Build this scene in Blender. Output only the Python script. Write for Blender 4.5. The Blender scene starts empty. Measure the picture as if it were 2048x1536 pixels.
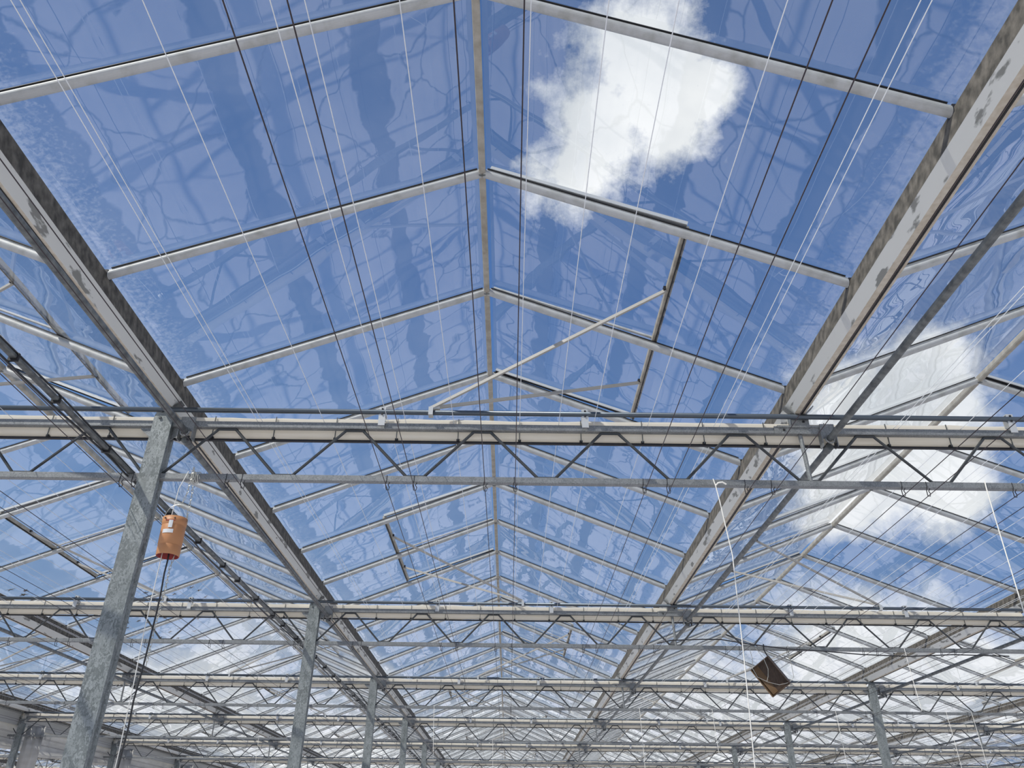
import bpy, math, random
from mathutils import Vector, Matrix
random.seed(7)
SC = bpy.context.scene
C = SC.collection
X0 = -0.194          # ridge of the central bay
W = 4.0              # bay width
P = 1.125            # pane width
YR = 3.326           # glazing bar number 0
YT = 4.451           # first truss in view
D = 4.5              # truss spacing
HR, HG, XE = 3.354, 2.583, 1.957
SL = (HR - HG) / XE
CS = 1 / math.sqrt(1 + SL * SL)
ZF = -1.6            # floor level below the camera
YEND = 49.0

# ------------------------------------------------------------------ camera
F_PX, PITCH, YAW, ROLL = 1586.38, .5303, -.0024, .0126
cp, sp, cy, sy = math.cos(PITCH), math.sin(PITCH), math.cos(YAW), math.sin(YAW)
FW = Vector((sy * cp, cy * cp, sp)); RT = Vector((cy, -sy, 0)); UP = RT.cross(FW)
R2 = RT * math.cos(ROLL) + UP * math.sin(ROLL); U2 = -RT * math.sin(ROLL) + UP * math.cos(ROLL)
cam = bpy.data.cameras.new('camera'); cam.sensor_width = 36; cam.lens = F_PX / 2048 * 36
cam.clip_start = .05; cam.clip_end = 500
co = bpy.data.objects.new('camera', cam); C.objects.link(co)
co.matrix_world = Matrix(((R2.x, U2.x, -FW.x, 0), (R2.y, U2.y, -FW.y, 0), (R2.z, U2.z, -FW.z, 0), (0, 0, 0, 1)))
SC.camera = co

def vis(pts, m=160):
    for p in pts:
        v = Vector(p); z = v.dot(FW)
        if z < .1: continue
        u = F_PX * v.dot(R2) / z; w = F_PX * v.dot(U2) / z
        if abs(u) < 1024 + m and abs(w) < 768 + m: return True
    return False
def lerp(a, b, t): return tuple(a[i] + (b[i] - a[i]) * t for i in range(3))
def visline(a, b, n=12, m=160): return vis([lerp(a, b, i / n) for i in range(n + 1)], m)

# ------------------------------------------------------------------ mesh builder
class MB:
    def __init__(s): s.v = []; s.f = []; s.m = []; s.uv = None
    def add(s, vs, fs, mi=0):
        b = len(s.v); s.v += [tuple(v) for v in vs]
        s.f += [tuple(b + i for i in f) for f in fs]; s.m += [mi] * len(fs)
    def box(s, c, d, mi=0):
        x, y, z = c; a, b, e = d[0] / 2, d[1] / 2, d[2] / 2
        s.add([(x + i * a, y + j * b, z + k * e) for i in (-1, 1) for j in (-1, 1) for k in (-1, 1)],
              [(0, 1, 3, 2), (4, 6, 7, 5), (0, 4, 5, 1), (2, 3, 7, 6), (0, 2, 6, 4), (1, 5, 7, 3)], mi)
    def frame(s, p0, p1, up=(0, 0, 1)):
        d = (Vector(p1) - Vector(p0)).normalized(); u = Vector(up)
        if abs(d.dot(u)) > .98: u = Vector((0, 1, 0))
        sd = d.cross(u).normalized(); return d, sd, sd.cross(d).normalized()
    def prism(s, p0, p1, prof, up=(0, 0, 1), mi=0, caps=True, mis=None):
        d, sd, u = s.frame(p0, p1, up); n = len(prof)
        vs = []
        for p in (p0, p1):
            for a, b in prof: vs.append(Vector(p) + sd * a + u * b)
        fs = [(i, (i + 1) % n, n + (i + 1) % n, n + i) for i in range(n)]
        b = len(s.v); s.v += [tuple(v) for v in vs]
        for i, f in enumerate(fs): s.f.append(tuple(b + k for k in f)); s.m.append(mis[i] if mis else mi)
        if caps:
            s.f.append(tuple(b + i for i in range(n))[::-1]); s.m.append(mi)
            s.f.append(tuple(b + n + i for i in range(n))); s.m.append(mi)
    def bar(s, p0, p1, w, h, up=(0, 0, 1), mi=0, bev=0.0):
        a, b = w / 2, h / 2
        if bev: pr = [(-a + bev, -b), (a - bev, -b), (a, -b + bev), (a, b - bev), (a - bev, b), (-a + bev, b), (-a, b - bev), (-a, -b + bev)]
        else: pr = [(-a, -b), (a, -b), (a, b), (-a, b)]
        s.prism(p0, p1, pr, up, mi)
    def tube(s, p0, p1, r, n=8, mi=0):
        s.prism(p0, p1, [(r * math.cos(2 * math.pi * i / n), r * math.sin(2 * math.pi * i / n)) for i in range(n)], mi=mi)
    def path(s, pts, r, n=6, mi=0, closed=False):
        pts = [Vector(p) for p in pts]; N = len(pts); b = len(s.v)
        ref = Vector((0.13, 0.31, 0.94)).normalized()
        for i, p in enumerate(pts):
            if closed: t = pts[(i + 1) % N] - pts[i - 1]
            else: t = pts[min(i + 1, N - 1)] - pts[max(i - 1, 0)]
            t.normalize(); sd = t.cross(ref)
            if sd.length < .1: sd = t.cross(Vector((1, 0, 0)))
            sd.normalize(); u = sd.cross(t)
            for k in range(n):
                a = 2 * math.pi * k / n; s.v.append(tuple(p + sd * r * math.cos(a) + u * r * math.sin(a)))
        for i in range(N if closed else N - 1):
            for k in range(n):
                j = (i + 1) % N
                s.f.append((b + i * n + k, b + i * n + (k + 1) % n, b + j * n + (k + 1) % n, b + j * n + k)); s.m.append(mi)
        if not closed:
            s.f.append(tuple(b + k for k in range(n))[::-1]); s.m.append(mi)
            s.f.append(tuple(b + (N - 1) * n + k for k in range(n))); s.m.append(mi)
    def mesh(s, name, mats, smooth=False):
        me = bpy.data.meshes.new(name); me.from_pydata(s.v, [], s.f)
        for m in (mats if isinstance(mats, (list, tuple)) else [mats]): me.materials.append(m)
        me.polygons.foreach_set('material_index', s.m)
        if smooth: me.polygons.foreach_set('use_smooth', [True] * len(s.f))
        me.update(); return me
def obj(name, me, parent=None, loc=(0, 0, 0), rot=(0, 0, 0)):
    o = bpy.data.objects.new(name, me); C.objects.link(o)
    o.location = loc; o.rotation_euler = rot
    if parent: o.parent = parent
    return o
def build(name, mb, mats, parent=None, loc=(0, 0, 0), smooth=False): return obj(name, mb.mesh(name, mats, smooth), parent, loc)
def tag(o, label, cat, group=None, kind=None):
    o['label'] = label; o['category'] = cat
    if group: o['group'] = group
    if kind: o['kind'] = kind
    return o

# ------------------------------------------------------------------ materials
def mat(name, base, rough=.5, metal=0., noise=None, c2=None, scale=8., lo=.35, hi=.65, stretch=(1, 1, 1), voro=False, detail=5, bump=0., transl=0., spec=.5):
    m = bpy.data.materials.new(name); m.use_nodes = True; nt = m.node_tree; n = nt.nodes; l = nt.links
    b = n['Principled BSDF']; b.inputs['Roughness'].default_value = rough; b.inputs['Metallic'].default_value = metal
    b.inputs['Specular IOR Level'].default_value = spec
    b.inputs['Base Color'].default_value = (*base, 1)
    if c2:
        g = n.new('ShaderNodeNewGeometry'); mp = n.new('ShaderNodeMapping'); mp.inputs['Scale'].default_value = stretch
        l.new(g.outputs['Position'], mp.inputs['Vector'])
        if voro:
            t = n.new('ShaderNodeTexVoronoi'); t.inputs['Scale'].default_value = scale; t.inputs['Randomness'].default_value = 1
            ns = n.new('ShaderNodeTexNoise'); ns.inputs['Scale'].default_value = scale * 1.6; ns.inputs['Detail'].default_value = 4
            mxv = n.new('ShaderNodeMix'); mxv.data_type = 'VECTOR'; mxv.inputs['Factor'].default_value = .12
            l.new(mp.outputs[0], ns.inputs['Vector']); l.new(mp.outputs[0], mxv.inputs[4]); l.new(ns.outputs['Color'], mxv.inputs[5])
            l.new(mxv.outputs[1], t.inputs['Vector'])
            sp_ = n.new('ShaderNodeSeparateColor'); l.new(t.outputs['Color'], sp_.inputs[0]); src = sp_.outputs[0]
        else:
            t = n.new('ShaderNodeTexNoise'); t.inputs['Scale'].default_value = scale; t.inputs['Detail'].default_value = detail
            l.new(mp.outputs[0], t.inputs['Vector']); src = t.outputs[0]
        r = n.new('ShaderNodeValToRGB'); r.color_ramp.elements[0].position = lo; r.color_ramp.elements[1].position = hi
        r.color_ramp.elements[0].color = (*base, 1); r.color_ramp.elements[1].color = (*c2, 1)
        l.new(src, r.inputs[0]); l.new(r.outputs[0], b.inputs['Base Color'])
        if bump:
            bp = n.new('ShaderNodeBump'); bp.inputs['Strength'].default_value = bump; bp.inputs['Distance'].default_value = .01
            l.new(src, bp.inputs['Height']); l.new(bp.outputs[0], b.inputs['Normal'])
    if transl:
        tr = n.new('ShaderNodeBsdfTranslucent'); tr.inputs[0].default_value = (*(c2 or base), 1)
        mx = n.new('ShaderNodeMixShader'); mx.inputs[0].default_value = transl
        l.new(b.outputs[0], mx.inputs[1]); l.new(tr.outputs[0], mx.inputs[2]); l.new(mx.outputs[0], n['Material Output'].inputs[0])
    return m
M = {}
M['galv'] = mat('galvanised_steel', (.18, .19, .19), .5, .4, c2=(.32, .33, .325), scale=60, lo=.1, hi=1.0, voro=True)
M['galv_col'] = mat('spangled_galvanised_steel', (.15, .168, .165), .5, .3, c2=(.32, .345, .34), scale=44, lo=.1, hi=1.0, voro=True, stretch=(1, 1, .55))
M['alu'] = mat('weathered_aluminium', (.50, .51, .50), .6, .15, c2=(.34, .34, .31), scale=14, lo=.45, hi=.8, detail=8)
M['alu_bright'] = mat('bright_aluminium', (.56, .57, .56), .5, .3)
M['rod'] = mat('dull_aluminium_rod', (.40, .385, .35), .6, .2)
M['ridge'] = mat('dirty_ridge_aluminium', (.34, .31, .25), .6, .2, c2=(.50, .47, .40), scale=14, lo=.35, hi=.7)
M['gut_flank'] = mat('gutter_aluminium', (.66, .66, .62), .55, .1, c2=(.24, .24, .22), scale=3.4, lo=.585, hi=.63, stretch=(5, 1.5, 5), detail=10)
M['gut_bottom'] = mat('stained_gutter_lip', (.52, .45, .34), .7, .0, c2=(.64, .58, .47), scale=30)
M['gut_dirt'] = mat('algae_covered_aluminium', (.055, .05, .04), .9, 0, c2=(.19, .17, .14), scale=16, lo=.35, hi=.72, stretch=(1, 1.4, 1), detail=8, bump=.6)
M['pipe'] = mat('dark_grey_pipe', (.085, .092, .092), .45, .3, c2=(.20, .21, .20), scale=22)
M['web'] = mat('grey_steel_rod', (.06, .065, .068), .5, .4)
M['tube'] = mat('dark_steel_tube', (.10, .12, .14), .35, .6)
M['black'] = mat('black_rubber', (.012, .012, .014), .6)
M['cable'] = mat('black_cable', (.02, .02, .022), .4)
M['wire_dark'] = mat('dark_steel_wire', (.045, .032, .035), .5, .3)
M['wire_white'] = mat('white_polyester_wire', (.80, .82, .82), .5)
M['twine'] = mat('white_twine', (.85, .83, .76), .8)
M['cloth'] = mat('cream_screen_cloth', (.84, .78, .67), .85, 0, c2=(.92, .88, .79), scale=5, stretch=(.4, 8, 16), transl=.5)
M['orange'] = mat('orange_plastic', (.50, .225, .09), .5, 0, c2=(.55, .26, .115), scale=6)
M['red'] = mat('red_inner_plastic', (.30, .02, .015), .5)
M['tape'] = mat('silver_tape', (.75, .76, .75), .4, .3)
M['wood'] = mat('dark_stained_wood', (.050, .032, .022), .6, 0, c2=(.095, .062, .042), scale=6, stretch=(30, 4, 4), detail=6)
M['wood2'] = mat('light_stained_wood', (.16, .10, .05), .6, 0, c2=(.22, .14, .075), scale=6, stretch=(30, 4, 4), detail=6)
M['chain'] = mat('zinc_chain', (.55, .54, .48), .35, .7)
M['film'] = mat('greyish_plastic_film', (.50, .49, .46), .55, 0, c2=(.66, .65, .62), scale=2.5, stretch=(1, 1, 4), transl=.35, bump=.5)
M['fascia'] = mat('grey_fascia_sheet', (.36, .355, .33), .6, .1, c2=(.46, .455, .43), scale=1.4, stretch=(1, .4, 3))
M['leaf'] = mat('dry_leaf', (.045, .035, .02), .8, 0, c2=(.10, .07, .035), scale=30)
M['rust'] = mat('rusty_beige_steel', (.50, .43, .32), .6, .1, c2=(.30, .15, .07), scale=5, lo=.5, hi=.75)

def glass_mat():
    m = bpy.data.materials.new('roof_glass'); m.use_nodes = True; nt = m.node_tree; n = nt.nodes; l = nt.links
    for x in list(n): n.remove(x)
    out = n.new('ShaderNodeOutputMaterial')
    tr = n.new('ShaderNodeBsdfTransparent'); tr.inputs[0].default_value = (.965, .98, .975, 1)
    gl = n.new('ShaderNodeBsdfGlossy'); gl.inputs['Roughness'].default_value = .0; gl.inputs['Color'].default_value = (1, 1, 1, 1)
    geo = n.new('ShaderNodeNewGeometry')
    ns = n.new('ShaderNodeTexNoise'); ns.inputs['Scale'].default_value = 1.7; ns.inputs['Detail'].default_value = 1.5
    bp = n.new('ShaderNodeBump'); bp.inputs['Strength'].default_value = .10; bp.inputs['Distance'].default_value = .05
    l.new(geo.outputs['Position'], ns.inputs['Vector']); l.new(ns.outputs[0], bp.inputs['Height']); l.new(bp.outputs[0], gl.inputs['Normal'])
    lw = n.new('ShaderNodeLayerWeight'); lw.inputs['Blend'].default_value = .5
    pw = n.new('ShaderNodeMath'); pw.operation = 'POWER'; pw.inputs[1].default_value = 4.2
    ma = n.new('ShaderNodeMath'); ma.operation = 'MULTIPLY_ADD'; ma.inputs[1].default_value = .80; ma.inputs[2].default_value = .105
    l.new(lw.outputs['Facing'], pw.inputs[0]); l.new(pw.outputs[0], ma.inputs[0])
    mx = n.new('ShaderNodeMixShader'); l.new(ma.outputs[0], mx.inputs[0]); l.new(tr.outputs[0], mx.inputs[1]); l.new(gl.outputs[0], mx.inputs[2])
    # dust film: thicker and speckled near the gutter edge (uv.y = 1 there)
    uv = n.new('ShaderNodeUVMap'); uv.uv_map = 'uv'; sx = n.new('ShaderNodeSeparateXYZ'); l.new(uv.outputs[0], sx.inputs[0])
    n2 = n.new('ShaderNodeTexNoise'); n2.inputs['Scale'].default_value = 42; n2.inputs['Detail'].default_value = 6; n2.inputs['Roughness'].default_value = .7
    n3 = n.new('ShaderNodeTexNoise'); n3.inputs['Scale'].default_value = 2.4; n3.inputs['Detail'].default_value = 7
    l.new(geo.outputs['Position'], n2.inputs['Vector']); l.new(geo.outputs['Position'], n3.inputs['Vector'])
    edge = n.new('ShaderNodeMapRange'); edge.inputs['From Min'].default_value = .86; edge.inputs['From Max'].default_value = 1.0; edge.inputs['To Max'].default_value = .30
    l.new(sx.outputs[1], edge.inputs['Value'])
    add = n.new('ShaderNodeMath'); add.operation = 'ADD'; l.new(n2.outputs[0], add.inputs[0]); l.new(edge.outputs[0], add.inputs[1])
    th = n.new('ShaderNodeMapRange'); th.inputs['From Min'].default_value = .62; th.inputs['From Max'].default_value = .86; th.inputs['To Max'].default_value = .16
    l.new(add.outputs[0], th.inputs['Value'])
    d3 = n.new('ShaderNodeMapRange'); d3.inputs['From Min'].default_value = .35; d3.inputs['From Max'].default_value = .75; d3.inputs['To Min'].default_value = .03; d3.inputs['To Max'].default_value = .085
    l.new(n3.outputs[0], d3.inputs['Value'])
    sm = n.new('ShaderNodeMath'); sm.operation = 'ADD'; l.new(th.outputs[0], sm.inputs[0]); l.new(d3.outputs[0], sm.inputs[1])
    dif = n.new('ShaderNodeBsdfTranslucent'); dif.inputs[0].default_value = (.62, .64, .66, 1)
    mx2 = n.new('ShaderNodeMixShader'); l.new(sm.outputs[0], mx2.inputs[0]); l.new(mx.outputs[0], mx2.inputs[1]); l.new(dif.outputs[0], mx2.inputs[2])
    l.new(mx2.outputs[0], out.inputs[0]); return m
M['glass'] = glass_mat()

def floor_mat():
    m = bpy.data.materials.new('white_ground_cloth'); m.use_nodes = True; nt = m.node_tree; n = nt.nodes; l = nt.links
    b = n['Principled BSDF']; b.inputs['Roughness'].default_value = .8
    geo = n.new('ShaderNodeNewGeometry')
    ns = n.new('ShaderNodeTexNoise'); ns.inputs['Scale'].default_value = 1.9; ns.inputs['Detail'].default_value = 9
    l.new(geo.outputs['Position'], ns.inputs['Vector'])
    mv = n.new('ShaderNodeMix'); mv.data_type = 'VECTOR'; mv.inputs['Factor'].default_value = .30
    l.new(geo.outputs['Position'], mv.inputs[4]); l.new(ns.outputs['Color'], mv.inputs[5])
    vo = n.new('ShaderNodeTexVoronoi'); vo.feature = 'DISTANCE_TO_EDGE'; vo.inputs['Scale'].default_value = 1.15
    l.new(mv.outputs[1], vo.inputs['Vector'])
    r = n.new('ShaderNodeMapRange'); r.inputs['From Max'].default_value = .022; l.new(vo.outputs[0], r.inputs['Value'])
    # dark wavering strips in the pale cloth colour, running with the bays
    sx = n.new('ShaderNodeSeparateXYZ'); l.new(mv.outputs[1], sx.inputs[0])
    s1 = n.new('ShaderNodeMath'); s1.operation = 'MULTIPLY'; s1.inputs[1].default_value = 2 * math.pi / 1.32; l.new(sx.outputs[0], s1.inputs[0])
    s2 = n.new('ShaderNodeMath'); s2.operation = 'SINE'; l.new(s1.outputs[0], s2.inputs[0])
    r2 = n.new('ShaderNodeMapRange'); r2.inputs['From Min'].default_value = .78; r2.inputs['From Max'].default_value = .84; r2.inputs['To Min'].default_value = 1; r2.inputs['To Max'].default_value = 0
    l.new(s2.outputs[0], r2.inputs['Value'])
    mu = n.new('ShaderNodeMath'); mu.operation = 'MULTIPLY'; l.new(r.outputs[0], mu.inputs[0]); l.new(r2.outputs[0], mu.inputs[1])
    mc = n.new('ShaderNodeMix'); mc.data_type = 'RGBA'; l.new(mu.outputs[0], mc.inputs[0])
    mc.inputs[6].default_value = (.10, .095, .09, 1); mc.inputs[7].default_value = (.80, .765, .775, 1)
    l.new(mc.outputs[2], b.inputs['Base Color']); return m
M['floor'] = floor_mat()

# ------------------------------------------------------------------ setting
XL, XR = X0 - 2 + -6 * W, X0 - 2 + 9 * W
fl = MB(); fl.add([(XL, -9, ZF), (XR, -9, ZF), (XR, YEND + 4, ZF), (XL, YEND + 4, ZF)], [(0, 1, 2, 3)])
fo = build('floor', fl, M['floor']); tag(fo, 'ground covered with pale woven cloth under the greenhouse', 'floor', kind='structure')

NUM = ['nearest', 'second', 'third', 'fourth', 'fifth', 'sixth', 'seventh', 'eighth', 'ninth', 'tenth', 'eleventh']
ORD = ['first', 'second', 'third', 'fourth', 'fifth', 'sixth', 'seventh', 'eighth', 'ninth', 'tenth', 'eleventh', 'twelfth']
def bay(s): return 'central bay' if s == 0 else '%s bay %s' % (ORD[abs(s) - 1], 'right' if s > 0 else 'left')
def hasvent(s, side, i):      # is pane i (between bars i and i+1) on this slope under an open roof vent
    r = i // 4
    return i >= -4 and i % 4 in (0, 1) and side == (1 if r % 2 == 0 else -1)
def pt(s, side, dx, y, up=0.):  # point on the glazing-bar centre plane, lifted along the normal
    return (X0 + s * W + side * (dx + up * SL * CS), y, HR - SL * dx + up * CS)
GU = .034
VDX = 1.115
SPANS = range(-6, 9)
for s in SPANS:
    for side in (-1, 1):
        if not visline(pt(s, side, 1, 2), pt(s, side, 1, YEND), 30, 300): continue
        mb = MB(); uvs = []
        for i in range(-7, 41):
            y0 = YR + i * P + .006; y1 = YR + (i + 1) * P - .006
            a, b = (VDX + .01 if hasvent(s, side, i) else .012), XE + .02
            q = [pt(s, side, a, y0, GU), pt(s, side, b, y0, GU), pt(s, side, b, y1, GU), pt(s, side, a, y1, GU)]
            if side < 0: q.reverse()
            mb.add(q, [(0, 1, 2, 3)])
            va, vb = a / XE, 1.
            uvs += [(0, va), (0, vb), (1, vb), (1, va)] if side > 0 else [(1, va), (1, vb), (0, vb), (0, va)]
        me = mb.mesh('ceiling', M['glass']); ul = me.uv_layers.new(name='uv')
        for k, u in enumerate(uvs): ul.data[k].uv = u
        o = obj('ceiling', me)
        tag(o, 'clear glass panes of the %s roof slope, %s' % ('left' if side < 0 else 'right', bay(s)), 'glass roof', kind='structure')

# ------------------------------------------------------------------ glazing bars
def bar_mesh(side):
    mb = MB(); r = .0245
    prof = [(r * math.cos(a), r * .95 * math.sin(a)) for a in [math.pi + k * math.pi / 10 for k in range(11)]]
    prof += [(r * .9, .010), (.010, .016), (.009, .030), (-.009, .030), (-.010, .016), (-r * .9, .010)]
    mb.prism((side * .012, 0, -SL * .012), (side * (XE - .004), 0, -SL * (XE - .004)), prof)
    mb.bar((side * .03, -.012, -SL * .03 + .034), (side * (XE - .02), -.012, -SL * (XE - .02) + .034),   .010, .004, mi=1)
    mb.box((side * (XE + .012), 0, -SL * XE - .004), (.05, .05, .055), 1)
    return mb.mesh('glazing_bar', [M['alu'], M['black']])
BM = {-1: bar_mesh(-1), 1: bar_mesh(1)}
bars = []
for s in SPANS:
    for side in (-1, 1):
        for i in range(-3, 40):
            y = YR + i * P
            if visline(pt(s, side, 0, y), pt(s, side, XE, y), 6, 90):
                c = pt(s, side, 1, y); bars.append((Vector(c).length, s, side, i))
bars.sort()
for d_, s, side, i in bars[:300]:
    o = obj('glazing_bar', BM[side], loc=(X0 + s * W, YR + i * P, HR))
    r_, j = divmod(i - 1, 4)
    where = 'above the %s truss' % NUM[r_] if j == 0 and r_ >= 0 else ('%s beyond the %s truss' % (ORD[j - 1], NUM[r_]) if r_ >= 0 else '%s before the nearest truss' % ORD[-i])
    tag(o, 'pale glazing bar, %s slope of %s, %s' % ('left' if side < 0 else 'right', bay(s), where), 'glazing bar', 'glazing bars of the glass roof')
if bars[300:]:
    mb = MB()
    for d_, s, side, i in bars[300:]:
        a = pt(s, side, .01, YR + i * P); b = pt(s, side, XE, YR + i * P)
        mb.bar(a, b, .042, .045)
    tag(build('glazing_bar', mb, M['alu']), 'distant glazing bars of the roof along the horizon', 'glazing bar', 'glazing bars of the glass roof', 'stuff')

# ridges with clips
for s in SPANS:
    x = X0 + s * W
    if not visline((x, 1, HR), (x, YEND, HR), 30): continue
    mb = MB(); pr = [(-.016, -.020), (.016, -.020), (.020, -.010), (.014, .030), (0, .040), (-.014, .030), (-.020, -.010)]
    mb.prism((0, -5, HR), (0, YEND, HR), pr)
    o = build('ridge_beam', mb, M['ridge'], loc=(x, 0, 0))
    tag(o, 'brownish ridge beam along the top of the %s' % bay(s), 'ridge beam', 'ridge beams')
    cm = MB(); cm.path([(-.034, -.004, -.004), (-.03, -.012, -.022), (0, -.012, -.030), (.03, -.012, -.022), (.034, -.004, -.004)], .005, 5)
    cme = cm.mesh('clip', M['pipe'])
    if abs(s) <= 1:
        for i in range(-1, 12):
            if vis([(x, YR + i * P, HR)], 20): obj('clip', cme, o, (0, YR + i * P, HR))

# gutters
def gx(g): return X0 - 2 + g * W
EDGE = -2
GS = range(-5, 10)
for g in GS:
    x = gx(g)
    if not visline((x, 1, 2.4), (x, YEND, 2.4), 30): continue
    mb = MB()
    prof = [(-.034, 2.388), (.034, 2.388), (.072, 2.458), (.052, 2.588), (.030, 2.600), (.022, 2.47), (-.022, 2.47), (-.030, 2.600), (-.052, 2.588), (-.072, 2.458)]
    mis = [1, 0, 2, 0, 0, 0, 0, 0, 2, 0]
    mb.prism((0, -5, 0), (0, YEND, 0), prof, mis=mis)
    mb.box((.012, (YEND - 5) / 2, 2.386), (.009, YEND + 5, .006), 3)
    o = build('roof_gutter', mb, [M['gut_flank'], M['gut_bottom'], M['gut_dirt'], M['black']], loc=(x, 0, 0))
    nm = 'left of the central bay' if g == 0 else 'right of the central bay' if g == 1 else ('%s one left of the central bay' % ORD[-g] if g < 0 else '%s one right of the central bay' % ORD[g - 1])
    tag(o, 'stained aluminium roof gutter, %s' % nm, 'gutter', 'roof gutters')
    # drainage / water pipe slung beside the gutter with a clamp at every truss
    px = x + .158
    if g == EDGE: continue
    pm = MB()
    for r in range(-1, 10):
        ya, yb = YT + D * (r - 1) - .02, YT + D * r - .05
        pm.tube((px, ya, 2.172), (px, yb, 2.214), .021, 12)
        pm.tube((px, ya, 2.172), (px, ya + .06, 2.1725), .0245, 12)
    po = build('water_pipe', pm, M['pipe'], smooth=False)
    tag(po, 'long grey pipe beside the roof gutter, %s' % nm, 'pipe', 'pipes beside the gutters')
    km = MB(); km.box((0, -.035, .06), (.09, .006, .10)); km.box((-.045, -.02, .02), (.006, .05, .13)); km.box((.045, -.02, .02), (.006, .05, .13))
    km.path([(.027 * math.cos(a), -.05, .027 * math.sin(a)) for a in [k * math.pi / 5 for k in range(10)]], .006, 4, closed=True)
    km.box((.03, -.05, -.045), (.012, .012, .03), 1)
    kme = km.mesh('clamp', [M['galv'], M['black']])
    for r in range(0, 9):
        if vis([(px, YT + D * r, 2.2)], 30): obj('clamp', kme, po, (px, YT + D * r, 2.212))

# ------------------------------------------------------------------ trusses, columns, posts, screens, drive tubes
NR = 10
ZB0, ZB1 = 1.905, 1.945
ZC0, ZC1 = 2.262, 2.304
WEBP = []
def web_points(L):
    pts = []; n = round(L / .8); st = L / n
    for k in range(n):
        xa = k * st; e = .055
        if k == 0: pts.append((xa + .06, ZB1 + .004))
        pts += [(xa + st / 2 - e, ZC0 - .008), (xa + st / 2 + e, ZC0 - .008), (xa + st - (e if k < n - 1 else .06), ZB1 + .004)]
        if k < n - 1: pts.append((xa + st + e, ZB1 + .004))
    return pts
def truss_mesh(L):
    d = {}
    m = MB(); m.bar((.05, 0, (ZC0 + ZC1) / 2), (L - .05, 0, (ZC0 + ZC1) / 2), .04, ZC1 - ZC0, bev=.004); d['top_chord'] = m.mesh('top_chord', M['galv'])
    m = MB(); m.bar((.05, 0, (ZB0 + ZB1) / 2), (L - .05, 0, (ZB0 + ZB1) / 2), .04, ZB1 - ZB0, bev=.004); d['bottom_chord'] = m.mesh('bottom_chord', M['galv'])
    m = MB(); m.path([(a, 0, z) for a, z in web_points(L)], .0095, 6); d['web_rod'] = m.mesh('web_rod', M['web'])
    m = MB(); m.add([(0.03, 0, ZC0), (.115, 0, ZC0), (.11, 0, ZC0 - .015), (.03, 0, ZC0 - .085)] + [(0.03, .006, ZC0), (.115, .006, ZC0), (.11, .006, ZC0 - .015), (.03, .006, ZC0 - .085)],
                    [(0, 1, 2, 3), (7, 6, 5, 4), (0, 4, 5, 1), (1, 5, 6, 2), (2, 6, 7, 3), (3, 7, 4, 0)]); d['gusset'] = m.mesh('gusset', M['galv'])
    m = MB(); m.add([(-0.03, 0, ZC0), (-.115, 0, ZC0), (-.11, 0, ZC0 - .015), (-.03, 0, ZC0 - .085)] + [(-0.03, .006, ZC0), (-.115, .006, ZC0), (-.11, .006, ZC0 - .015), (-.03, .006, ZC0 - .085)],
                    [(3, 2, 1, 0), (4, 5, 6, 7), (0, 1, 5, 4), (1, 2, 6, 5), (2, 3, 7, 6), (3, 0, 4, 7)]); d['gusset_b'] = m.mesh('gusset', M['galv'])
    # saddle that carries the gutter half way along the truss
    m = MB(); m.box((0, -.028, 2.345), (.11, .006, .10)); m.box((0, .02, 2.345), (.11, .006, .10)); m.box((-.052, -.004, 2.345), (.006, .05, .10)); m.box((.052, -.004, 2.345), (.006, .05, .10))
    m.bar((-.15, -.028, ZC1 + .002), (.15, -.028, ZC1 + .002), .012, .012); m.bar((-.17, -.024, 2.283), (.25, -.024, 2.283), .006, .05)
    for q in (-1, 1):
        m.bar((q * .03, -.03, 2.382), (q * .092, -.03, 2.442), .05, .006, up=(-q * .7, 0, .7))
    m.box((-.02, -.033, 2.36), (.012, .01, .012), 1); m.box((.02, -.033, 2.34), (.012, .01, .012), 1); m.box((.12, -.029, 2.283), (.012, .01, .012), 1); m.box((-.11, -.029, 2.283), (.012, .01, .012), 1)
    d['gutter_saddle'] = m.mesh('gutter_saddle', [M['galv'], M['black']])
    m = MB(); m.tube((0, 0, ZC0), (.012, .0, ZB1), .014, 8); d['vertical_strut'] = m.mesh('vertical_strut', M['galv'])
    m = MB(); m.box((-.0, -.028, 2.335), (.042, .005, .125)); m.box((.0, -.005, 2.398), (.042, .05, .005)); m.box((.0, .018, 2.36), (.042, .005, .08)); m.box((0, -.033, 2.35), (.01, .01, .01), 1)
    m.box((0, -.033, 2.385), (.01, .01, .01), 1)
    d['tube_bracket'] = m.mesh('tube_bracket', [M['alu_bright'], M['black']])
    return d
TM = truss_mesh(8.0)
def screen_mesh(L, seed):
    rnd = random.Random(seed)
    m = MB(); N = 48; prof = [(.028, 2.345), (.045, 2.366), (.085, 2.366), (.108, 2.335), (.108, 2.27), (.085, 2.228), (.06, 2.214), (.038, 2.220), (.028, 2.245), (.030, 2.295)]
    n = len(prof)
    for i in range(N + 1):
        x = .06 + (L - .12) * i / N
        sag = .006 * abs(math.sin(x / .385 * math.pi)) + rnd.uniform(-.0025, .0025)
        for k, (a, b) in enumerate(prof):
            w = .004 * math.sin(k * 2.1 + x * 3.7) + rnd.uniform(-.0018, .0018)
            m.v.append((x, a + w, b - (sag if k in (0, 1, 2, 3) else -sag * .4) + w))
    for i in range(N):
        for k in range(n):
            m.f.append((i * n + k, i * n + (k + 1) % n, (i + 1) * n + (k + 1) % n, (i + 1) * n + k)); m.m.append(0)
    m.f.append(tuple(range(n))); m.m.append(0); m.f.append(tuple(N * n + k for k in range(n))[::-1]); m.m.append(0)
    return m.mesh('folded_cloth', M['cloth'], True)
SM = [screen_mesh(8.0, k) for k in range(3)]
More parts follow.
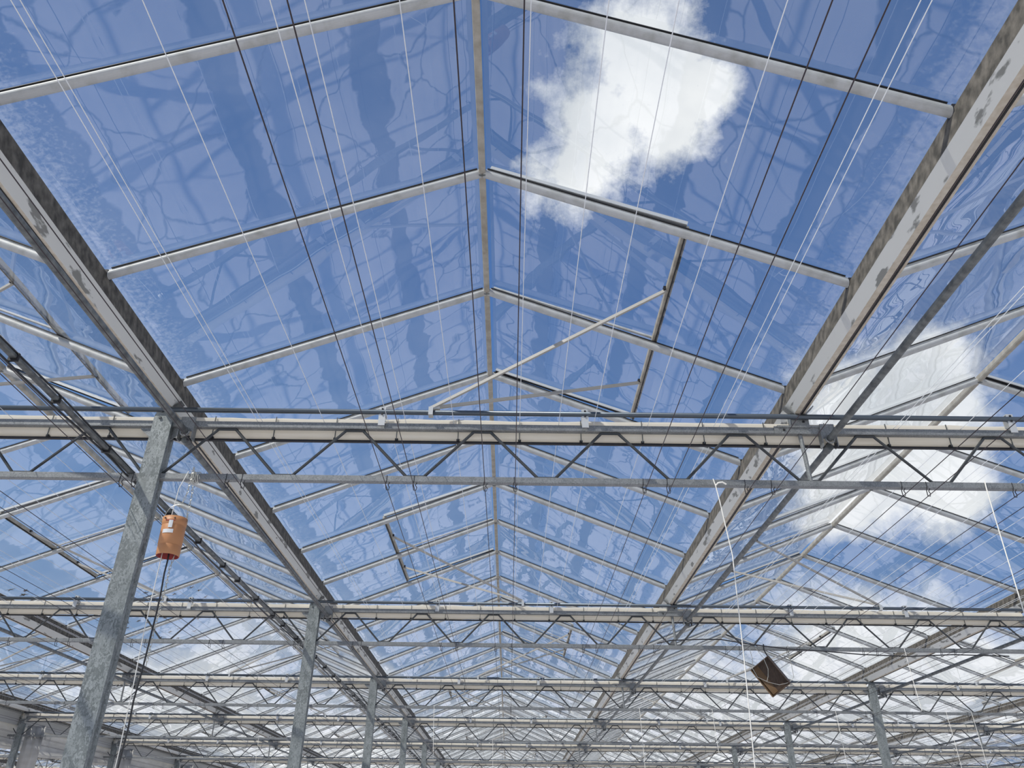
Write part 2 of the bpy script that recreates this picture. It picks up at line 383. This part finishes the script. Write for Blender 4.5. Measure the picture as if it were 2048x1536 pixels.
m = MB(); m.bar((.06, .045, 2.203), (7.94, .045, 2.203), .022, .011); EDGEM = m.mesh('edge_profile', M['black'])
m = MB(); m.box((0, .036, 2.212), (.018, .02, .016)); m.box((0, .024, 2.284), (.005, .006, .150), 1); CLIPM = m.mesh('clip', [M['black'], M['pipe']])

def column(g, r, label, group='steel columns'):
    x = gx(g); y = YT + D * r
    zt = 2.32 if g != EDGE else 2.16
    t = obj('steel_column', None, loc=(x, y, ZF)); H = zt - ZF
    m = MB(); a, b, w = .060, .042, .010
    prof = [(-a, -b), (a, -b), (a, -b + .022), (a - .008, -b + .026), (a - .008, b - .026), (a, b - .022), (a, b), (-a, b), (-a, b - .022), (-a + .008, b - .026), (-a + .008, -b + .026), (-a, -b + .022)]
    m.prism((0, 0, 0), (0, 0, H - .0), [(q[0], q[1]) for q in prof], up=(0, 1, 0))
    m.prism((0, -b, H), (0, -b + .006, H), [(-a, 0), (a, 0), (.035, .085), (-.035, .085)])
    build('shaft', m, M['galv_col'], t)
    m = MB(); H2 = H
    m.box((0, -.02, H + .06), (.07, .05, .01))
    for q in (-1, 1): m.bar((q * .02, -.01, H + .065), (q * .085, -.01, H + .115), .06, .006, up=(-q * .7, 0, .7))
    for q in (-.02, .02): m.box((q, -b - .004, H + .035), (.013, .012, .013))
    m.box((-.02, -b - .004, H - .01), (.013, .012, .013))
    build('gutter_saddle', m, M['pipe'], t)
    m = MB(); m.box((0, 0, .006), (.22, .18, .012))
    build('base_plate', m, M['galv'], t)
    tag(t, label, 'column', group)
UN = {0: 'central and first right bays', -1: 'two bays left of centre', -2: 'third and fourth left bays', 1: 'second and third right bays', 2: 'fourth and fifth right bays', -3: 'fifth and sixth left bays', 3: 'sixth and seventh right bays'}
for r in range(NR):
    y = YT + D * r
    # columns
    for g in range(-4, 9, 2):
        x = gx(g)
        if visline((x, y, ZF), (x, y, 2.3), 20, 60):
            side = 'left' if g <= 0 else 'right'
            rk = {0: 'first', -2: 'second', -4: 'third', 2: 'first', 4: 'second', 6: 'third', 8: 'fourth'}[g]
            column(g, r, 'galvanised steel column under %s truss row, %s column row %s of centre' % (NUM[r], rk, side))
    # drive tube along the whole row
    xa, xb = gx(EDGE if r > 1 else -2), gx(8)
    m = MB(); m.tube((xa, y - .045, 2.367), (xb, y - .045, 2.367), .0165, 10)
    tb = build('vent_drive_tube', m, M['tube'], smooth=True)
    tag(tb, 'dark round steel tube lying above the %s truss row' % NUM[r], 'tube', 'vent drive tubes')
    for u in range(-2, 4):
        x = gx(2 * u)
        if not (visline((x, y, 1.9), (x + 8, y, 1.9), 30, 60) or visline((x, y, 2.3), (x + 8, y, 2.3), 30, 60)): continue
        t = obj('roof_truss', None, loc=(x, y, 0))
        tag(t, 'galvanised lattice truss, %s row, spanning the %s' % (NUM[r], UN[u]), 'truss', 'lattice trusses')
        for nm in ('top_chord', 'bottom_chord', 'web_rod'): obj(nm, TM[nm], t)
        obj('gusset', TM['gusset'], t, (.03, -.004, 0)); obj('gusset', TM['gusset_b'], t, (7.97, -.004, 0))
        obj('gutter_saddle', TM['gutter_saddle'], t, (4, 0, 0)); obj('vertical_strut', TM['vertical_strut'], t, (3.995, 0, 0))
        for bx in (1.37, 2.645, 5.32, 6.6): obj('tube_bracket', TM['tube_bracket'], t, (bx, -.02, 0))
        sc = obj('shade_screen', None, loc=(x, y, 0))
        tag(sc, 'folded cream shade screen, %s truss row, across the %s' % (NUM[r], UN[u]), 'shade screen', 'folded shade screens')
        obj('folded_cloth', SM[(r + u) % 3], sc); obj('edge_profile', EDGEM, sc)
        if r <= 2:
            for k in range(20): obj('clip', CLIPM, sc, (.30 + k * .387, 0, 0))
        else:
            m = MB()
            for k in range(20): m.box((.30 + k * .387, .024, 2.284), (.008, .006, .150))
            k_ = build('clip', m, M['pipe'], sc); k_['kind'] = 'stuff'

# ------------------------------------------------------------------ roof vents
def vent_meshes(side):
    L = 2 * P; d = {}
    tilt = .022
    def q(dx, y, up): # relative to ridge point at first bar
        up = up + tilt * dx / VDX
        return (side * (dx + up * SL * CS), y, -SL * dx + up * CS)
    m = MB(); m.bar(q(VDX, .015, .036), q(VDX, L - .015, .036), .036, .03, mi=0); m.bar(q(VDX + .012, .02, .018), q(VDX + .012, L - .02, .018), .012, .012, mi=1); d['bottom_bar'] = m.mesh('bottom_bar', [M['ridge'], M['black']])
    m = MB(); m.bar(q(.03, 0, .05), q(VDX, 0, .05), .026, .022); m.bar(q(.03, .004, .038), q(VDX, .004, .038), .02, .006, mi=1); d['side_bar'] = m.mesh('side_bar', [M['alu_bright'], M['black']])
    m = MB(); m.add([q(.02, .01, .046), q(VDX, .01, .046), q(VDX, L - .01, .046), q(.02, L - .01, .046)], [(0, 1, 2, 3) if side > 0 else (3, 2, 1, 0)])
    me = m.mesh('glass_pane', M['glass']); ul = me.uv_layers.new(name='uv')
    for k in range(4): ul.data[k].uv = (0, .3)
    d['glass_pane'] = me
    m = MB(); m.bar(q(.03, P, .048), q(VDX, P, .048), .018, .012); d['middle_bar'] = m.mesh('middle_bar', M['alu'])
    for nm, yy in (('a', P - .56), ('b', P + .55)):
        m = MB(); e = q(VDX - .01, yy, .020); b0 = (-side * .325, P - .045, 2.40 - HR)
        m.bar(e, b0, .016, .020); m.box((e[0], e[1], e[2] + .01), (.035, .03, .025), 1)
        d['rod' + nm] = m.mesh('push_rod', [M['rod'], M['black']])
    m = MB(); m.box((-side * .325, P - .045, 2.37 - HR), (.028, .05, .055)); m.box((-side * .30, P - .045, 2.40 - HR), (.06, .024, .02))
    d['rod_clamp'] = m.mesh('rod_clamp', M['alu_bright'])
    return d
VM = {-1: vent_meshes(-1), 1: vent_meshes(1)}
for s in SPANS:
    for r in range(9):
        side = 1 if r % 2 == 0 else -1; y = YR + 4 * r * P
        if not visline(pt(s, side, 0, y + P), pt(s, side, VDX, y + P), 4, 150): continue
        t = obj('roof_vent', None, loc=(X0 + s * W, y, HR)); d = VM[side]
        tag(t, 'slightly open roof vent, %s slope of %s, over the %s truss' % ('left' if side < 0 else 'right', bay(s), NUM[r]), 'roof vent', 'roof vents')
        obj('bottom_bar', d['bottom_bar'], t); obj('side_bar', d['side_bar'], t); obj('side_bar', d['side_bar'], t, (0, 2 * P - .02, 0)); obj('middle_bar', d['middle_bar'], t)
        obj('glass_pane', d['glass_pane'], t)
        obj('push_rod', d['roda'], t); obj('push_rod', d['rodb'], t); obj('rod_clamp', d['rod_clamp'], t)

# ------------------------------------------------------------------ wires
DARK8 = [.47, .565, 1.44, 1.605, 2.03, 2.21, 2.99, 3.135, 3.605, 3.765, 4.55, 4.70, 5.22, 5.36, 6.05, 6.2, 6.9, 7.05, 7.83, 7.905]
WHITE4 = [.585, .615, 1.005, 1.41, 1.52, 1.82, 2.235, 2.48, 2.70, 3.04, 3.455, 3.49]
def side_words(dx):
    k = 'left' if dx < 0 else 'right'
    return '%.0f centimetres' % (abs(dx) * 100), k
m = MB(); m.tube((0, -4, 0), (0, YT + D * 9, 0), .0023, 5); WD = m.mesh('screen_wire', M['wire_dark'])
m = MB(); m.tube((0, -4, 0), (0, YT + D * 9, 0), .0019, 5); WW = m.mesh('screen_wire', M['wire_white'])
hook = MB()
hook.path([(-.007, -.0215, .050), (-.007, -.0215, .086), (0, 0, .089)], .0022, 5)
hook.path([(-.007, -.0215, .052), (-.012, -.014, .03), (-.006, -.004, 0), (.008, -.004, .0), (.012, -.006, .016), (.003, -.010, .030), (.012, -.014, .045)], .0028, 5)
HK = hook.mesh('wire_hook', M['cable'])
WIRES = 0
for u in range(-2, 4):
    for k, dx in enumerate(DARK8):
        x = gx(2 * u) + dx; z = 1.862
        if not visline((x, 0, z), (x, 44, z), 60, 20): continue
        s = 2 * u + (0 if dx < 4 else 1)
        kk = sorted([d for d in DARK8 if (d < 4) == (dx < 4)]).index(dx)
        o = obj('screen_wire', WD, loc=(x, 0, z))
        tag(o, 'thin dark wire on the lower chords, %s, %s from its left' % (bay(s), ORD[kk]), 'wire', 'dark wires under the trusses')
        placed = False
        for r in range(9):
            if (r < 3 or not placed) and vis([(x, YT + D * r, z)], 10):
                placed = True
                h = obj('wire_hook', HK, loc=(x, YT + D * r, z - .004))
                tag(h, 'black wire hook under %s truss row, %s, %s from its left' % (NUM[r], bay(s), ORD[kk]), 'hook', 'wire hooks under the trusses')
for s in range(-3, 5):
    for k, dx in enumerate(WHITE4):
        x = X0 - 2 + s * W + dx; z = 2.3058
        if not visline((x, 0, z), (x, 44, z), 60, 20): continue
        o = obj('screen_wire', WW, loc=(x, 0, z))
        tag(o, 'thin white wire over the upper chords, %s, %s from its left' % (bay(s), ORD[k]), 'wire', 'white wires over the trusses')

# cable duct with a slack cable, running past the first row of columns
m = MB(); xd = gx(0) - .125; zd = 1.945
m.bar((xd, -1, zd), (xd, 42, zd), .034, .02, bev=.004)
du = build('cable_duct', m, M['pipe']); tag(du, 'dark narrow cable duct running past the left row of columns', 'cable duct')
m = MB(); pts = []
rnd = random.Random(3)
for i in range(220):
    y = -1 + i * .2; ph = ((y - YT) % D) / D
    pts.append((xd - .012 - .012 * math.sin(ph * math.pi) + rnd.uniform(-.006, .006), y, zd - .02 - .012 * math.sin(ph * math.pi) + rnd.uniform(-.005, .005)))
m.path(pts, .006, 6); build('cable', m, M['cable'], du, smooth=True)
m = MB(); pts = []
for i in range(220):
    y = -1 + i * .2; ph = ((y - YT) % D) / D
    lift = .10 * max(0, 1 - abs(ph - .80) / .2)
    pts.append((xd + .010, y, zd + .012 + lift * .12))
m.path(pts, .005, 6); build('cable', m, M['cable'], du, smooth=True)
m = MB(); m.box((0, 0, 0), (.046, .012, .042)); km = m.mesh('cable_tie', M['black'])
for k in range(44): obj('cable_tie', km, du, (xd, .4 + k * .52 + (k % 3) * .06, zd - .003))

# ------------------------------------------------------------------ left edge: fascia and draped film under the third gutter
xe = gx(EDGE)
m = MB()
m.box((xe - .10, (YEND + 8) / 2, 2.27), (.03, YEND - 8, .30)); m.box((xe - .07, (YEND + 8) / 2, 2.375), (.04, YEND - 8, .025), 1)
tag(build('eaves_board', m, [M['fascia'], M['pipe']]), 'long grey board under the far left gutter', 'board')
m = MB(); N = 300; prof = [(.10, 2.15), (.08, 2.05), (.0, 1.93), (.03, 1.82), (.09, 1.74), (.04, 1.68), (-.02, 1.72)]
rnd = random.Random(9)
for i in range(N + 1):
    y = 8 + (YEND - 8) * i / N
    for k, (a, b) in enumerate(prof):
        m.v.append((xe - .23 + a + .012 * math.sin(y * 2.3 + k) + rnd.uniform(-.006, .006), y, b + (k > 1) * (.03 * math.sin(y * .9) + .02 * math.sin(y * 3.1 + 1))))
n = len(prof)
for i in range(N):
    for k in range(n - 1): m.f.append((i * n + k, i * n + k + 1, (i + 1) * n + k + 1, (i + 1) * n + k)); m.m.append(0)
fm = build('plastic_film', m, M['film'], smooth=True)
sd = fm.modifiers.new('thickness', 'SOLIDIFY'); sd.thickness = .004
tag(fm, 'grey plastic film draped below the far left gutter', 'plastic film')
for r in (2, 3, 4, 5, 6):
    y = YT + D * r
    if not vis([(xe, y, 1.8), (xe, y, 1.2)], 80): continue
    m = MB(); n1 = 10
    for i in range(n1 + 1):
        xx = xe + .09 + .40 * i / n1
        for z in (2.12, 1.15): m.v.append((xx, y + .06 + .02 * math.sin(i * 1.7), z + .01 * math.sin(i)))
    for i in range(n1): m.f.append((2 * i, 2 * i + 1, 2 * i + 3, 2 * i + 2)); m.m.append(0)
    o = build('film_strip', m, M['film'], smooth=True); sd = o.modifiers.new('thickness', 'SOLIDIFY'); sd.thickness = .004
    tag(o, 'pale film strip hanging beside the far left column of the %s truss row' % NUM[r], 'plastic film', 'hanging film strips')
m = MB(); m.bar((xe - .45, 8, 1.30), (xe - .45, YEND, 1.30), .05, .14, mi=0)
tag(build('side_rail', m, M['rust']), 'beige rail with rust stains behind the far left columns', 'rail')

# ------------------------------------------------------------------ bucket, chain, cable
by = YT - .085
def lathe(prof, n=40, mi=None):
    m = MB()
    for r_, z in prof:
        for k in range(n): m.v.append((r_ * math.cos(2 * math.pi * k / n), r_ * math.sin(2 * math.pi * k / n), z))
    for i in range(len(prof) - 1):
        for k in range(n):
            m.f.append((i * n + k, i * n + (k + 1) % n, (i + 1) * n + (k + 1) % n, (i + 1) * n + k)); m.m.append(mi[i] if mi else 0)
    return m
bk = obj('sensor_housing', None, loc=(-1.945, by, 1.405)); bk.rotation_euler = (0, math.radians(-1.0), 0)
tag(bk, 'orange plastic tube housing hanging on a chain right of the nearest column', 'sensor housing')
pr = [(.061, 0), (.063, .004), (.064, .055), (.0625, .058), (.0625, .061), (.065, .064), (.066, .17), (.0645, .173), (.0645, .177), (.067, .180), (.069, .222), (.066, .222), (.061, .17), (.059, 0), (.061, 0)]
build('shell', lathe(pr, mi=[0] * 11 + [1] * 3), [M['orange'], M['red']], bk, smooth=True)
m = MB(); m.add([(.0612 * math.cos(a) * s_, .0612 * math.sin(a) * s_, .150) for s_ in (1, .18) for a in [k * math.pi / 12 for k in range(24)]], [(k, (k + 1) % 24, 24 + (k + 1) % 24, 24 + k) for k in range(24)])
build('inner_disc', m, M['red'], bk)
def patch(a0, a1, z0, z1, r_):
    m = MB(); n = 8
    for i in range(n + 1):
        a = a0 + (a1 - a0) * i / n
        for rr, z in ((r_, z0), (r_, z1), (r_ + .0015, z1), (r_ + .0015, z0)): m.v.append((rr * math.cos(a), rr * math.sin(a), z))
    for i in range(n):
        for k in range(4): m.f.append((4 * i + k, 4 * i + (k + 1) % 4, 4 * i + 4 + (k + 1) % 4, 4 * i + 4 + k)); m.m.append(0)
    m.f += [(0, 1, 2, 3), (4 * n + 3, 4 * n + 2, 4 * n + 1, 4 * n)]; m.m += [0, 0]; return m
build('tape_patch', patch(-2.05, -1.15, .118, .140, .0665), M['tape'], bk); build('tape_patch', patch(-1.62, -1.30, .148, .192, .0685), M['tape'], bk)
build('rim_slot', patch(-1.95, -1.15, .190, .195, .0680), M['red'], bk)
m = MB(); m.path([(.071 * math.cos(a), -.0, .200 + .115 * math.sin(a) + .004 * math.sin(a * 3)) for a in [math.pi * k / 16 for k in range(17)]], .0017, 5); build('wire_handle', m, M['chain'], bk)
m = MB(); m.box((-.03, -.067, .205), (.007, .006, .007)); m.box((.025, -.067, .205), (.007, .006, .007)); build('rivet', m, M['wire_dark'], bk)
def chain(pts, name, label):
    m = MB(); L = .026
    seg = [Vector(p) for p in pts]; dist = 0; flip = 0
    for a, b in zip(seg[:-1], seg[1:]):
        d = (b - a); n = max(1, int(d.length / (L * .72)))
        for i in range(n):
            c = a + d * ((i + .5) / n); t = d.normalized()
            sd = t.cross(Vector((0, 1, 0) if flip else (1, .2, 0))).normalized(); flip ^= 1
            m.path([c + t * (L / 2) * math.sin(q) + sd * .0058 * math.cos(q) for q in [k * math.pi / 5 for k in range(10)]], .0018, 4, closed=True)
    tag(build(name, m, M['chain']), label, 'chain'); return m
cx = -1.935
chain([(-1.914, by - .0, 1.955), (-1.916, by, 1.793), (-1.926, by, 1.746), (-1.934, by, 1.722)], 'chain', 'short zinc chain holding the orange housing to the truss')
chain([(-1.911, by + .005, 1.955), (-1.892, by + .01, 1.793), (-1.889, by + .01, 1.684), (-1.895, by + .01, 1.60), (-1.915, by + .02, 1.42), (-1.925, by + .02, 1.336), (-1.922, by + .02, 1.2), (-1.932, by + .02, 1.013), (-1.930, by + .02, .818)], 'chain', 'long loose zinc chain passing the orange housing and ending below')
m = MB()
for k in range(5): m.path([(cx + .018 * math.sin(k * 2) + .004 * k, by + .085 + .034 * math.cos(q), 1.925 + .034 * math.sin(q)) for q in [j * math.pi / 6 for j in range(12)]], .003, 5, closed=True)
tag(build('chain_knot', m, M['chain']), 'knot of chain links wrapped on the nearest lower chord', 'chain')
m = MB(); m.path([(-1.942, by, 1.55), (-1.942, by, 1.457), (-1.938, by, 1.38), (-1.940, by, 1.307), (-1.933, by, 1.195), (-1.931, by, 1.09), (-1.933, by, .98), (-1.935, by, .80), (-1.943, by, .638), (-1.937, by, .507), (-1.940, by, .40), (-1.945, by, .2), (-1.95, by, -.6), (-1.95, by, ZF + .01)], .0045, 8)
tag(build('power_cable', m, M['cable'], smooth=True), 'black cable hanging down out of the orange housing', 'cable')
def string(pts, label, r=.0032):
    m = MB(); m.path(pts, r, 5); tag(build('plant_string', m, M['twine']), label, 'string', 'white plant strings')
string([(-1.965, by + .06, 1.955), (-1.972, by, 1.821), (-1.976, by, 1.667), (-1.978, by, 1.404), (-1.977, by, 1.20), (-1.975, by, 1.0), (-1.964, by, .743), (-1.955, by, .40), (-1.96, by, -.6), (-1.96, by, ZF)], 'white string running through the orange housing right of the nearest column', .0026)
string([(1.215, YT - .02, 1.948), (1.222, YT - .03, 1.90), (1.233, YT - .035, 1.80), (1.262, YT - .05, 1.46), (1.25, YT - .05, .9), (1.232, YT - .05, .36), (1.2, YT - .05, ZF)], 'long white string hanging from the nearest truss right of centre')
m = MB(); m.path([(1.222, YT - .035, 1.90), (1.235, YT - .045, 1.912), (1.26, YT - .05, 1.914), (1.282, YT - .05, 1.900)], .005, 6); tag(build('string_clip', m, M['twine']), 'white curved clip holding the string right of centre', 'clip')
string([(2.86, YT - .02, 1.955), (2.85, YT - .03, 1.90), (2.84, YT - .04, 1.7), (2.83, YT - .05, 1.156), (2.80, YT - .05, .2), (2.80, YT - .05, ZF)], 'long white string hanging from the nearest truss at the right edge', .0036)
k = 0
for xx, rr, z1 in ((-1.2, 2, 1.2), (-3.3, 2, .9), (-.35, 3, 1.0), (2.05, 2, .9), (4.3, 1, 1.3), (5.15, 2, 1.0), (6.9, 2, .8), (7.3, 2, .7), (3.2, 2, 1.3), (-5.2, 3, 1.2)):
    yy = YT + D * rr - .03
    if vis([(xx, yy, 1.85)], 0):
        string([(xx, yy, 1.95), (xx + .01, yy - .01, 1.6), (xx + .03, yy - .01, z1)], 'short white string end hanging from the %s truss row, %s' % (NUM[rr], bay(math.floor((xx - X0 + 2) / W))), .0036); k += 1

# ------------------------------------------------------------------ wooden box hanging from the second truss
Yb = YT + D - .05
t = BOX = obj('wooden_box', None, loc=(2.787, Yb, 1.628))
tag(t, 'dark brown wooden box hanging tilted below the second truss, right of centre', 'box')
ang = math.radians(-54)
t.rotation_euler = (math.radians(28), math.radians(54), 0)
m = MB(); a, b, h, w = .335 / 2, .235 / 2, .11, .008
m.box((0, 0, h / 2), (2 * a, w, 2 * b)); build('back_panel', m, M['wood'], t)
t.children[0].location = (0, .05, -h / 2 + .0)
m = MB(); m.box((0, 0, 0), (2 * a, h, w)); o = build('side_panel', m, M['wood2'], t, (0, 0, -b)); o2 = build('side_panel', m, M['wood'], t, (0, 0, b))
m = MB(); m.box((0, 0, 0), (w, h, 2 * b)); build('end_panel', m, M['wood'], t, (-a, 0, 0)); build('end_panel', m, M['wood'], t, (a, 0, 0))
m = MB(); m.box((0, 0, 0), (2 * a - .02, .006, .085)); o = build('divider', m, M['wood2'], t, (0, .03, -b + .045)); o.rotation_euler = (math.radians(-35), 0, 0)
def cord(pts, label):
    m = MB(); m.path(pts, .003, 5); o = build('hanging_cord', m, M['chain'], BOX); o.matrix_parent_inverse = (Matrix.Translation(BOX.location) @ BOX.rotation_euler.to_matrix().to_4x4()).inverted()
cord([(2.60, Yb, 1.93), (2.615, Yb - .01, 1.80), (2.60, Yb - .02, 1.70), (2.62, Yb - .09, 1.60), (2.72, Yb - .12, 1.545), (2.83, Yb - .12, 1.52), (2.93, Yb - .1, 1.545), (2.985, Yb - .03, 1.58)], 'pale cord looped under the hanging wooden box')
cord([(2.66, Yb, 1.93), (2.71, Yb - .09, 1.80), (2.735, Yb - .12, 1.68), (2.72, Yb - .13, 1.60), (2.70, Yb - .13, 1.55)], 'grey cord crossing the front of the wooden box')
cord([(3.02, Yb + .0, 1.95), (3.03, Yb, 1.8), (3.035, Yb, 1.62), (2.99, Yb, 1.575)], 'grey cord at the right corner of the wooden box')
m = MB(); m.path([(2.76, Yb, 1.96), (2.757, Yb, 1.90), (2.77, Yb - .01, 1.86), (2.785, Yb, 1.84)], .007, 6); tag(build('hanging_hook', m, M['cable']), 'black hook above the hanging wooden box', 'hook')
m = MB(); m.path([(1.6, Yb, 1.955), (1.75, Yb - .02, 1.985), (2.1, Yb - .02, 2.0), (2.3, Yb - .02, 2.0), (2.6, Yb - .02, 1.955), (3.0, Yb - .02, 1.91), (3.4, Yb - .02, 1.89), (3.8, Yb - .02, 1.86), (4.3, Yb - .02, 1.845), (4.8, Yb - .02, 1.87), (5.4, Yb - .02, 1.86)], .006, 6)
tag(build('power_cable', m, M['cable'], smooth=True), 'slack black cable strung along the second truss, right of centre', 'cable')

# ------------------------------------------------------------------ dead leaves lying on the glass, left bay
LF = [(460, 550), (1050, 480), (825, 565), (1140, 520), (1220, 605), (705, 870), (885, 850), (1125, 880), (370, 910), (225, 935), (490, 930), (165, 985), (215, 1000), (770, 1050), (880, 1010), (970, 970), (1085, 1040), (870, 1130), (645, 1125)]
LP = [(220 + a / 6.4, 1100 + b / 6.4) for a, b in LF] + [(20, 1180), (51, 1182), (46, 1190), (180, 1227)]
LM = []
for k in range(5):
    rnd = random.Random(40 + k); m = MB(); n = 11; pts = []
    for i in range(n):
        a = 2 * math.pi * i / n; rr = .034 * (1.25 if i % 2 else .45) * rnd.uniform(.6, 1.2)
        pts.append((rr * math.cos(a) * 1.5, rr * math.sin(a), rnd.uniform(.0, .008)))
    m.v = pts + [(0, 0, .006)] + [(p[0], p[1], p[2] + .0015) for p in pts] + [(0, 0, .0075)]
    for i in range(n): m.f.append((i, (i + 1) % n, n)); m.f.append((n + 1 + (i + 1) % n, n + 1 + i, 2 * n + 1)); m.f.append((i, n + 1 + i, n + 1 + (i + 1) % n, (i + 1) % n)); m.m += [0, 0, 0]
    LM.append(m.mesh('dead_leaf', M['leaf']))
SPOTS = []
for px, py in LP:
    d = FW + R2 * (px - 1024) / F_PX - U2 * (py - 768) / F_PX
    xr = X0 - W; zt = HR + (GU + .003) / CS
    tt = (zt - SL * xr) / (d.z - SL * d.x); SPOTS.append(d * tt)
for k, p in enumerate(SPOTS):
    o = obj('dead_leaf', LM[k % 5], loc=p, rot=(0, -math.atan(SL), random.uniform(0, 6)))
    o.rotation_euler = (Matrix.Rotation(-math.atan(SL), 3, 'Y') @ Matrix.Rotation(random.uniform(0, 6), 3, 'Z')).to_euler()
    tag(o, 'small dark dead leaf lying on the glass, left slope of the left bay', 'leaf', 'dead leaves on the left bay')

# ------------------------------------------------------------------ sky and sun
w = bpy.data.worlds.new('sky'); SC.world = w; w.use_nodes = True; nt = w.node_tree; n = nt.nodes; l = nt.links
for x in list(n): n.remove(x)
out = n.new('ShaderNodeOutputWorld'); bg = n.new('ShaderNodeBackground'); l.new(bg.outputs[0], out.inputs[0])
tc = n.new('ShaderNodeTexCoord'); V = tc.outputs['Generated']
sx = n.new('ShaderNodeSeparateXYZ'); l.new(V, sx.inputs[0])
def math_(op, a, b=None, c=None):
    m = n.new('ShaderNodeMath'); m.operation = op
    for i, v in enumerate((a, b, c)):
        if v is None: continue
        if isinstance(v, (int, float)): m.inputs[i].default_value = v
        else: l.new(v, m.inputs[i])
    return m.outputs[0]
rp = n.new('ShaderNodeValToRGB'); cr = rp.color_ramp
cr.elements[0].position = 0; cr.elements[0].color = (.40, .52, .68, 1)
cr.elements[1].position = 1; cr.elements[1].color = (.050, .115, .29, 1)
for p_, c_ in ((.12, (.25, .385, .62)), (.3, (.14, .275, .55)), (.6, (.078, .175, .42))):
    e = cr.elements.new(p_); e.color = (*c_, 1)
zz = math_('MULTIPLY_ADD', sx.outputs[0], .12, sx.outputs[2]); l.new(zz, rp.inputs[0])
ns = n.new('ShaderNodeTexNoise'); ns.inputs['Scale'].default_value = 8; ns.inputs['Detail'].default_value = 12; ns.inputs['Roughness'].default_value = .66; l.new(V, ns.inputs['Vector'])
ns2 = n.new('ShaderNodeTexNoise'); ns2.inputs['Scale'].default_value = 2.6; ns2.inputs['Detail'].default_value = 3; l.new(V, ns2.inputs['Vector'])
BL = [((.105, .665, .740), .085), ((.150, .605, .782), .075), ((.075, .69, .718), .075), ((.160, .635, .755), .085), ((.218, .618, .756), .045),
      ((.455, .77, .445), .085), ((.40, .805, .43), .08), ((.44, .80, .39), .085), ((.38, .845, .37), .075), ((.48, .815, .35), .06)]
acc = None
for c_, r_ in BL:
    L_ = Vector(c_).length
    vm = n.new('ShaderNodeVectorMath'); vm.operation = 'DISTANCE'; l.new(V, vm.inputs[0]); vm.inputs[1].default_value = tuple(q / L_ for q in c_)
    v = math_('MULTIPLY_ADD', vm.outputs['Value'], -1 / r_, 1.0)
    acc = v if acc is None else math_('MAXIMUM', acc, v)
b1 = math_('MULTIPLY_ADD', ns.outputs[0], 2.6, -1.2); b1 = math_('ADD', acc, b1); b1 = math_('MULTIPLY', b1, 1.9); b1 = math_('SMOOTH_MIN', b1, 1.0, .1)
# low bank of cloud towards the horizon, thicker on the right
hz = math_('MULTIPLY_ADD', sx.outputs[2], -8.5, 1.55); hz = math_('MULTIPLY_ADD', sx.outputs[0], 1.1, hz)
hn = math_('MULTIPLY_ADD', ns2.outputs[0], 3.2, -1.35); h2 = math_('MULTIPLY_ADD', ns.outputs[0], 2.4, -1.2)
hz = math_('ADD', math_('ADD', hz, hn), h2); hz = math_('MULTIPLY', hz, 1.6)
cm = math_('MAXIMUM', b1, hz); clm = n.new('ShaderNodeClamp'); l.new(cm, clm.inputs[0])
shade = n.new('ShaderNodeValToRGB'); shade.color_ramp.elements[0].position = .35; shade.color_ramp.elements[1].position = .62
shade.color_ramp.elements[0].color = (1.06, 1.07, 1.08, 1); shade.color_ramp.elements[1].color = (.74, .78, .83, 1)
ns3 = n.new('ShaderNodeTexNoise'); ns3.inputs['Scale'].default_value = 5; ns3.inputs['Detail'].default_value = 5; l.new(V, ns3.inputs['Vector']); l.new(ns3.outputs[0], shade.inputs[0])
mx = n.new('ShaderNodeMix'); mx.data_type = 'RGBA'; l.new(clm.outputs[0], mx.inputs[0]); l.new(rp.outputs[0], mx.inputs[6]); l.new(shade.outputs[0], mx.inputs[7])
l.new(mx.outputs[2], bg.inputs[0]); bg.inputs[1].default_value = 1.0
sl = bpy.data.lights.new('sun', 'SUN'); sl.energy = 4.2; sl.angle = .0093; sl.color = (1, .96, .90)
so = bpy.data.objects.new('sun', sl); C.objects.link(so); so.rotation_euler = Vector((-.72, -.5, 1)).to_track_quat('Z', 'Y').to_euler()

SC.view_settings.view_transform = 'Standard'; SC.view_settings.look = 'None'; SC.view_settings.gamma = 1; SC.view_settings.use_curve_mapping = False
SC.view_settings.exposure = 0.0
SC.cycles.transparent_max_bounces = 64
SC.cycles.max_bounces = 8
